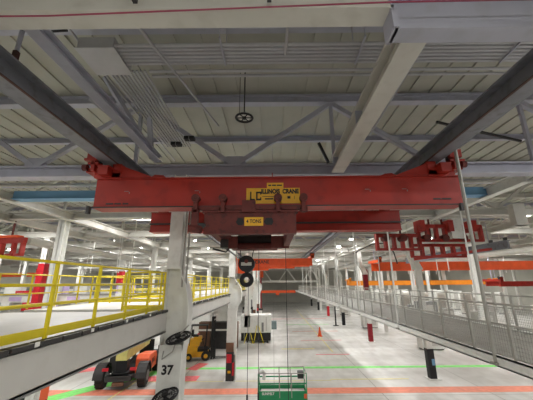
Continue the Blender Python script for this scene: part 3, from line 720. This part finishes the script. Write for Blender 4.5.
MB().box(-.7,.7,-2.15,-1.85,.55,.85).box(-.55,.55,-2.2,-1.9,.75,.85).build('rear_bumper', 'dark', t)
for x in (-.75,.75): MB().box(x-.16,x+.16,-2.08,-2.0,1.1,1.25).build('tail_light', 'redwrap', t)
MB().box(-.3,.3,-2.1,-1.95,.3,.5).build('rear_plate', 'brown', t)
MB().box(-.5,.5,4.0,4.12,.4,1.8).build('fork_carriage', 'black', t)
for x in (-.35,.35): MB().box(x-.06,x+.06,4.1,5.2,.3,.36).build('fork', 'black', t)
MB().box(1.28,1.4,1.7,1.85,1.2,1.75).build('mirror', 'black', t)

t = thing('forklift', 'yellow forklift truck with black mast beyond column 37', 'forklift', (-6.7, 29.5, 0), math.radians(8))
MB().prism([(-1.5,.35),(-.9,.3),(-.2,.3),(-.2,1.15),(-1.1,1.3),(-1.5,1.1)], -.55, .55).build('counterweight', 'fork_y', t, bevel=.05)
MB().box(-.6,.75,-.55,.55,.3,.75).build('chassis', 'fork_y', t, bevel=.03)
MB().box(-.95,-.05,-.5,.5,1.2,1.75).box(-.6,.1,-.45,.45,1.5,1.95).build('engine_hood', 'fork_y', t, bevel=.04)
MB().box(-1.4,-.3,-.52,.52,1.0,1.1).box(-.2,.7,-.5,.5,.75,1.0).build('trim_band', 'black', t)
MB().box(-.7,-.2,-.3,.3,1.95,2.1).box(-.8,-.65,-.3,.3,2.0,2.5).build('seat', 'black', t)
for x, z in ((.55,2.9),(-.85,2.9)):
    for y in (-.48,.48): MB().bar((x-.1,y,1.0),(x,y,z),.06).build('guard_post', 'black', t)
MB().box(-.9,.65,-.52,.52,2.88,2.94).build('overhead_guard', 'black', t)
MB().tube([(.4,0,1.0),(.15,0,1.7)], .03, 6).ring((.15,0,1.7), .17, .02, (-.3,0,1)).build('steering_wheel', 'black', t)
for x, r_ in ((-.95,.32),(.55,.4)):
    for y in (-.5,.5):
        MB().tube([(x,y-.12,r_),(x,y+.12,r_)], r_, 18).build('wheel', 'tyre', t, smooth=True); MB().tube([(x,y-.14,r_),(x,y+.14,r_)], r_*.45, 12).build('rim', 'fork_y', t)
for y in (-.35,.35): MB().box(.95,1.15,y-.08,y+.08,.1,3.6).box(1.18,1.3,y-.06,y+.06,.1,3.3).build('mast_rail', 'black', t)
for a in (1.6, 3.45): MB().box(.95,1.3,-.4,.4,a,a+.15).build('mast_crossbar', 'black', t)
for y in (-.25,.25): MB().box(1.3,1.38,y-.06,y+.06,.12,.9).box(1.3,2.8,y-.06,y+.06,.1,.15).build('fork', 'black', t)
MB().tube([(-.2,.0,2.1),(-.25,0,2.2)], .12, 10).build('warning_light', 'redwrap', t)

t = thing('scissor_lift', 'green scissor lift platform at the bottom centre of the aisle', 'scissor lift', (.42, 17.3, 0))
for x in (-.85,.85):
    for y in (-.5,.5): MB().tube([(x,y-.09,.2),(x,y+.09,.2)], .2, 16).build('wheel', 'tyre', t, smooth=True)
MB().box(-1.15,1.15,-.5,.5,.18,.55).build('chassis', 'green', t, bevel=.02)
for z in (.6,.75,.9):
    MB().bar((-.95,-.35,z-.05),(.95,-.35,z+.08),.05,.09).bar((-.95,.35,z+.08),(.95,.35,z-.05),.05,.09).build('scissor_arm', 'dark', t)
MB().box(-1.2,1.2,-.6,.6,1.05,1.12).build('deck', 'grey', t)
tp = MB().box(-1.22,1.22,-.62,-.59,1.0,1.42).box(-1.22,1.22,.59,.62,1.0,1.35).box(-1.22,-1.19,-.6,.6,1.0,1.35).box(1.19,1.22,-.6,.6,1.0,1.35).build('toe_board', 'green', t)
text('side_lettering', 'SUNBELT', .15, (-.72, -.628, 1.31), FRONT, 'white', tp, bold=.006)
MB().box(1.05,1.2,-.63,-.62,1.1,1.3).build('orange_sticker', 'tele', tp)
MB().box(-1.1,1.15,-.5,.5,1.12,1.2).build('deck_mat', 'fascia', t)
for y in (-.6,.6):
    for x in (-1.2,-.15,.45,1.2): MB().box(x-.022,x+.022,y-.022,y+.022,1.12,2.22).build('rail_post', 'green' if abs(x) > 1 else 'galv', t)
    MB().box(-1.2,1.2,y-.018,y+.018,1.72,1.78).build('mid_rail', 'green', t)
    MB().box(-1.2,1.2,y-.02,y+.02,2.18,2.22).build('top_rail', 'galv', t)
for x in (-1.2,1.2): MB().box(x-.02,x+.02,-.6,.6,2.18,2.22).box(x-.02,x+.02,-.6,.6,1.7,1.75).build('end_rail', 'galv', t)
MB().box(.8,1.1,-.2,.15,1.85,2.15).build('control_box', 'dark', t)
MB().tube([(-1.15,-.55,2.24),(-1.0,-.5,2.3),(-.9,-.45,2.2),(-.95,-.5,1.9)], .09, 8).build('white_bag', 'white', t, smooth=True)
MB().box(-1.24,-1.19,-.66,-.58,1.0,2.2).build('ladder_side', 'green', t)

# small orange machine at lower left frame edge
t = thing('small_machine', 'dark machine with an orange side poking out under the deck, bottom left', 'machine', (-13.2, 18.4, 0))
MB().box(-.8,.5,-.5,.5,.2,1.0).build('body', 'dark', t, bevel=.04); MB().box(-.6,.3,-.4,.4,1.0,1.6).build('engine', 'black', t, bevel=.03)
MB().box(.4,.5,-.3,.3,1.0,2.1).build('guard', 'black', t); MB().box(.5,.56,-.4,.4,.5,1.3).build('side_cover', 'tele', t)
for x in (-.5,.3): MB().tube([(x,-.55,.25),(x,-.4,.25)], .25, 14).build('wheel', 'tyre', t)

# ------------------------------------------------------------------ plant at the left under the deck
t = thing('white_tank_trailer', 'big white panelled machine on a black base with yellow braces, left of the aisle', 'machine', (-1.75, 37.6, 0))
MB().box(-2.1,1.45,-.8,1.6,1.1,3.0).build('white_panel', 'white', t, bevel=.03)
MB().box(-2.0,1.4,-.7,1.5,.25,1.1).build('black_base', 'black', t)
for x in (-1.2,-.1,.9): MB().box(x-.06,x+.06,-.84,-.8,1.3,2.8).build('panel_seam', 'fascia', t)
MB().box(.35,.6,-.84,-.8,1.2,2.2).build('grey_door', 'grey', t)
for a, b in ((-1.3,-1.6),(-.9,-.6),(-.2,-.5),(0,.6)): MB().bar((a,-.95,1.9 if a > -.3 else 1.1),(b,-1.2,.05),.06).build('yellow_brace', 'yellow', t)
MB().box(1.5,2.1,-.5,-.1,1.4,2.3).build('control_panel', 'teal', t)
for x in (-1.3,1.0): MB().box(x-.1,x+.1,-.6,1.4,0,.25).build('skid', 'dark', t)
t = thing('steel_frame_rack', 'white steel frame with dark crates under the far deck, beyond the forklift', 'rack', (-6.4, 33.5, 0))
for x in (-2.4,0,2.2): 
    for y in (0, 2): MB().box(x-.08,x+.08,y-.08,y+.08,0,3.6).build('upright', 'white', t)
for z in (1.9,3.5): MB().box(-2.4,2.2,-.08,.08,z-.08,z+.08).box(-2.4,2.2,1.92,2.08,z-.08,z+.08).build('crossbeam', 'white', t)
MB().box(-2.3,-.3,.1,1.9,3.58,3.62).build('top_shelf', 'white', t)
for i, (x, w, m, lb) in enumerate(((-7.4,.6,'brown','brown crate standing in the white frame, left one'),(-5.7,.7,'dark','dark crate standing in the white frame, middle one'),(-4.3,.45,'brown','brown crate standing in the white frame, right one'))):
    t = thing('crate', lb, 'crate', (x, 34.5, 0)); MB().box(-w,w,-.5,.5,.1,2.6).build('body', m, t, bevel=.02); MB().box(-w,w,-.5,.5,0,.1).build('base', 'black', t)
t = thing('white_wall_panel', 'low white partition behind the telehandler under the left deck', 'partition', (-9.0, 40, 0))
MB().box(-4,3.4,-.06,.06,.1,4.4).build('panel', 'white', t)
for x in (-4,-1.5,1,3.4): MB().box(x-.06,x+.06,-.1,.1,0,4.5).build('frame_post', 'fascia', t)
# machines down the left side of the aisle
random.seed(3)
for i, (x, y, w, h, m, lb) in enumerate(((-3.6,44,.7,3.4,'dark','dark cabinet down the left side just past the white machine'),(-2.4,46.5,.5,2.0,'grey','grey cabinet beside the far left columns'),
        (-3.8,54,.8,4.2,'white','tall white cabinet far down the left side'),(-2.3,56.5,.4,2.2,'dark','short dark cabinet far down the left side'))):
    t = thing('machine_cabinet', lb, 'cabinet', (x,y,0)); MB().box(-w,w,-.5,.5,.1,h).build('body', m, t, bevel=.03); MB().box(-w*.8,w*.8,-.52,-.5,.3,h-.3).build('door', 'fascia' if m != 'white' else 'grey', t); MB().box(-w,w,-.45,.45,0,.1).build('plinth', 'black', t)

# left background: long conveyor lines and light machines seen through the yellow railing
for i, (x0, x1, y, z0, z1, m, lb) in enumerate(((-34,-13,26,H-1.35,H-.75,'white','long white elevated conveyor seen through the left railing'),
        (-48,-14,36,H-.85,H-.25,'teal','long grey green elevated conveyor behind the white one'),
        (-50,-10,52,H-.9,H-.4,'white','distant white conveyor in the left background'))):
    t = thing('conveyor', lb, 'conveyor', ((x0+x1)/2, y, 0)); w = (x1-x0)/2
    MB().box(-w,w,-.6,.6,z0,z1).build('body', m, t); MB().box(-w,w,-.65,-.6,z1-.1,z1+.04).build('side_rail', 'galv', t)
    n = 6
    for k in range(n): 
        xx = -w+.5+(2*w-1)*k/(n-1); MB().box(xx-.12,xx+.12,-.5,.5,0,z0).build('leg', 'galv', t)
    for k in range(9):
        xx = -w+1+(2*w-2)*k/8; MB().box(xx-.5,xx+.5,-.64,-.6,z0+.1,z1-.18).build('window', 'purple' if k % 2 else 'white', t)
random.seed(11)
box0 = None
for k in range(14):
    x = -15-2.3*k; y = 30+random.random()*3; s = random.choice(('white','fascia','redwrap','grey','purple'))
    t = thing('machine_unit', 'pale machine unit in the row behind the left railing', 'machine', (x, y, H-.75-1.6), group='machine row behind the left railing')
    hh = .8+random.random()*.9
    MB().box(-.8,.8,-.4,.4,0,hh+.9).build('body', s, t); MB().box(-.6,.6,-.43,-.4,.9,hh+.7).build('panel', 'white', t); MB().box(-.7,.7,-.3,.3,-H+2.35,0).build('stand', 'galv', t)
# right background: machines and bins on the floor
for k, (x, y) in enumerate(((16,33),(18.5,38),(23,35),(27,41),(21,48),(31,46),(36,42),(26,58),(33,60),(14.5,48))):
    t = thing('machine_unit', 'grey machine block on the floor beyond the right walkway', 'machine', (x, y, 0), group='machines beyond the right walkway')
    h = 1.6+.9*((k*7) % 4); 
    MB().box(-1.1,1.1,-.6,.6,.1,h).build('body', ('white','grey','galv')[k % 3], t, bevel=.03); MB().box(-.8,.8,-.64,-.6,.4,h-.4).build('door', 'fascia', t); MB().box(-1,1,-.5,.5,0,.1).build('plinth', 'dark', t)
mu = t
random.seed(21)
for k in range(36):
    x = 15+4.2*(k % 9)+random.random()*1.2; y = 65.5+9.5*(k//9)+random.random()*2.2
    dup(mu, (x,y,0), rz=random.choice((0,.3,-.25)))
for k in range(24):
    x = -(15+6.2*(k % 6)+random.random()*2); y = 65.5+9.5*(k//6)+random.random()*2.2
    dup(mu, (x,y,0), rz=random.choice((0,.3,-.25)), label='pale machine block far away in the left background', group='machines far away at left')
for x, y, lb in ((22.4,31,'black barrel at the right edge beyond the mesh walkway'),):
    t = thing('barrel', lb, 'barrel', (x,y,0)); MB().tube([(0,0,0),(0,0,1.1)], .32, 16).build('body', 'black', t, smooth=True); MB().ring((0,0,1.1), .32, .03, (0,0,1)).build('rim', 'dark', t)
t = thing('tray_stand', 'flat pale tray on a black stand in the aisle near the right columns', 'stand', (9.9, 50.5, 0))
MB().box(-.8,.8,-.6,.6,2.9,3.0).build('tray', 'galv', t); MB().box(-.1,.1,-.1,.1,.05,2.9).build('pole', 'black', t); MB().box(-.4,.4,-.4,.4,0,.05).build('foot', 'black', t)
t = thing('traffic_cone', 'small orange traffic cone standing in the aisle', 'traffic cone', (5.9, 41, 0))
MB().tube([(0,0,.05),(0,0,1.1)], [.24,.05], 14).build('cone', 'orange', t, smooth=True); MB().box(-.3,.3,-.3,.3,0,.05).build('base', 'orange', t)
MB().tube([(0,0,.5),(0,0,.7)], [.155,.115], 14).build('band', 'white', t)

# thin service rods hanging in the background
rod = None
random.seed(5)
for i in range(14):
    x = -26+random.random()*14; y = 26+random.random()*22
    if rod is None:
        rod = MB().tube([(0,0,0),(0,0,6.07)], .05, 6).build('service_drop', 'white'); tag(rod, 'thin white service pipe hanging in the left background', 'service pipe', 'service pipes hanging at left'); rod.location = (x,y,H+1.05)
    else: c = rod.copy(); COL.objects.link(c); c.location = (x,y,H+1.05)
for i in range(14):
    x = 13+random.random()*22; y = 26+random.random()*30
    c = rod.copy(); COL.objects.link(c); c.location = (x,y,H+1.05); c['label'] = 'thin white service pipe hanging in the right background'; c['group'] = 'service pipes hanging at right'

# ------------------------------------------------------------------ lamps
def lamp_thing(x, y, z, label, group, power):
    t = thing('high_bay_lamp', label, 'ceiling lamp', (x, y, z), group=group)
    MB().tube([(0,0,.0),(0,0,.12),(0,0,.3)], [.3,.26,.09], 18).build('housing', 'white', t, smooth=True)
    MB().tube([(0,0,-.14),(0,0,-.08),(0,0,0)], [.14,.23,.27], 18).build('lens', 'lamp', t)
    MB().tube([(0,0,.3),(0,0,ROOF-z)], .015, 5).build('hanger', 'steel', t)
    return t
def light(x, y, z, power, size=.5, col=(1,.985,.97)):
    ld = D.lights.new('lamp_light', 'AREA'); ld.shape = 'DISK'; ld.size = size; ld.energy = power; ld.color = col
    o = D.objects.new('lamp_light', ld); COL.objects.link(o); o.location = (x, y, z-.17); return o
src = None
LZ = H+4.8
for x in (-45,-36,-27,-18,-9,0,9,18,27,36,45):
    for k in range(13):
        y = 13.4+6.8*k
        if abs(x) < 12 and y > 66: continue
        if abs(x) < 20 and y > 80: continue
        if abs(x) > 20 and k % 2 == 1: continue
        if x == 9 and y < 24: continue
        lab = 'round white high bay lamp glowing under the roof'
        z = LZ
        if src is None: src = lamp_thing(x, y, z, lab, 'high bay lamps', 0)
        elif x == -9 and k == 0:
            z = H+4.0
            lamp_thing(-8.75, y, z, 'glaring high bay lamp at the left end of the red crane', None, 0)
        else: dup(src, (x, y, z))
        light(x if z == LZ else -8.6, y, z, 680 if abs(x) < 20 else 1150)
for x in (-18, -9, 0, 9, 18):  # lamps outside the view, added to light the foreground from the camera side
    for y in (-9, -2.5):
        dup(src, (x, y, LZ)); light(x, y, LZ, 500 if x >= 0 else 260)
    if x:
        dup(src, (x*1.1, 5, LZ)); light(x*1.1, 5, LZ, 480 if x > 0 else 300)

# world: dim
w = D.worlds.new('World'); bpy.context.scene.world = w; w.use_nodes = True
w.node_tree.nodes['Background'].inputs['Color'].default_value = (.8,.85,.95,1); w.node_tree.nodes['Background'].inputs['Strength'].default_value = .3

# ------------------------------------------------------------------ camera
cam = D.cameras.new('Camera'); co = D.objects.new('Camera', cam); COL.objects.link(co)
f = 295; cam.sensor_width = 36; cam.lens = f/533*36; cam.clip_end = 300
co.location = (0, 0, H); co.rotation_euler = (Matrix.Rotation(PI/2+math.atan(83/f), 3, 'X') @ Matrix.Rotation(-.009, 3, 'Z')).to_euler()
cam.shift_x = -6/533
sc = bpy.context.scene; sc.camera = co
sc.view_settings.view_transform = 'Standard'; sc.view_settings.look = 'None'; sc.view_settings.gamma = 1; sc.view_settings.use_curve_mapping = False
sc.view_settings.exposure = -0.62
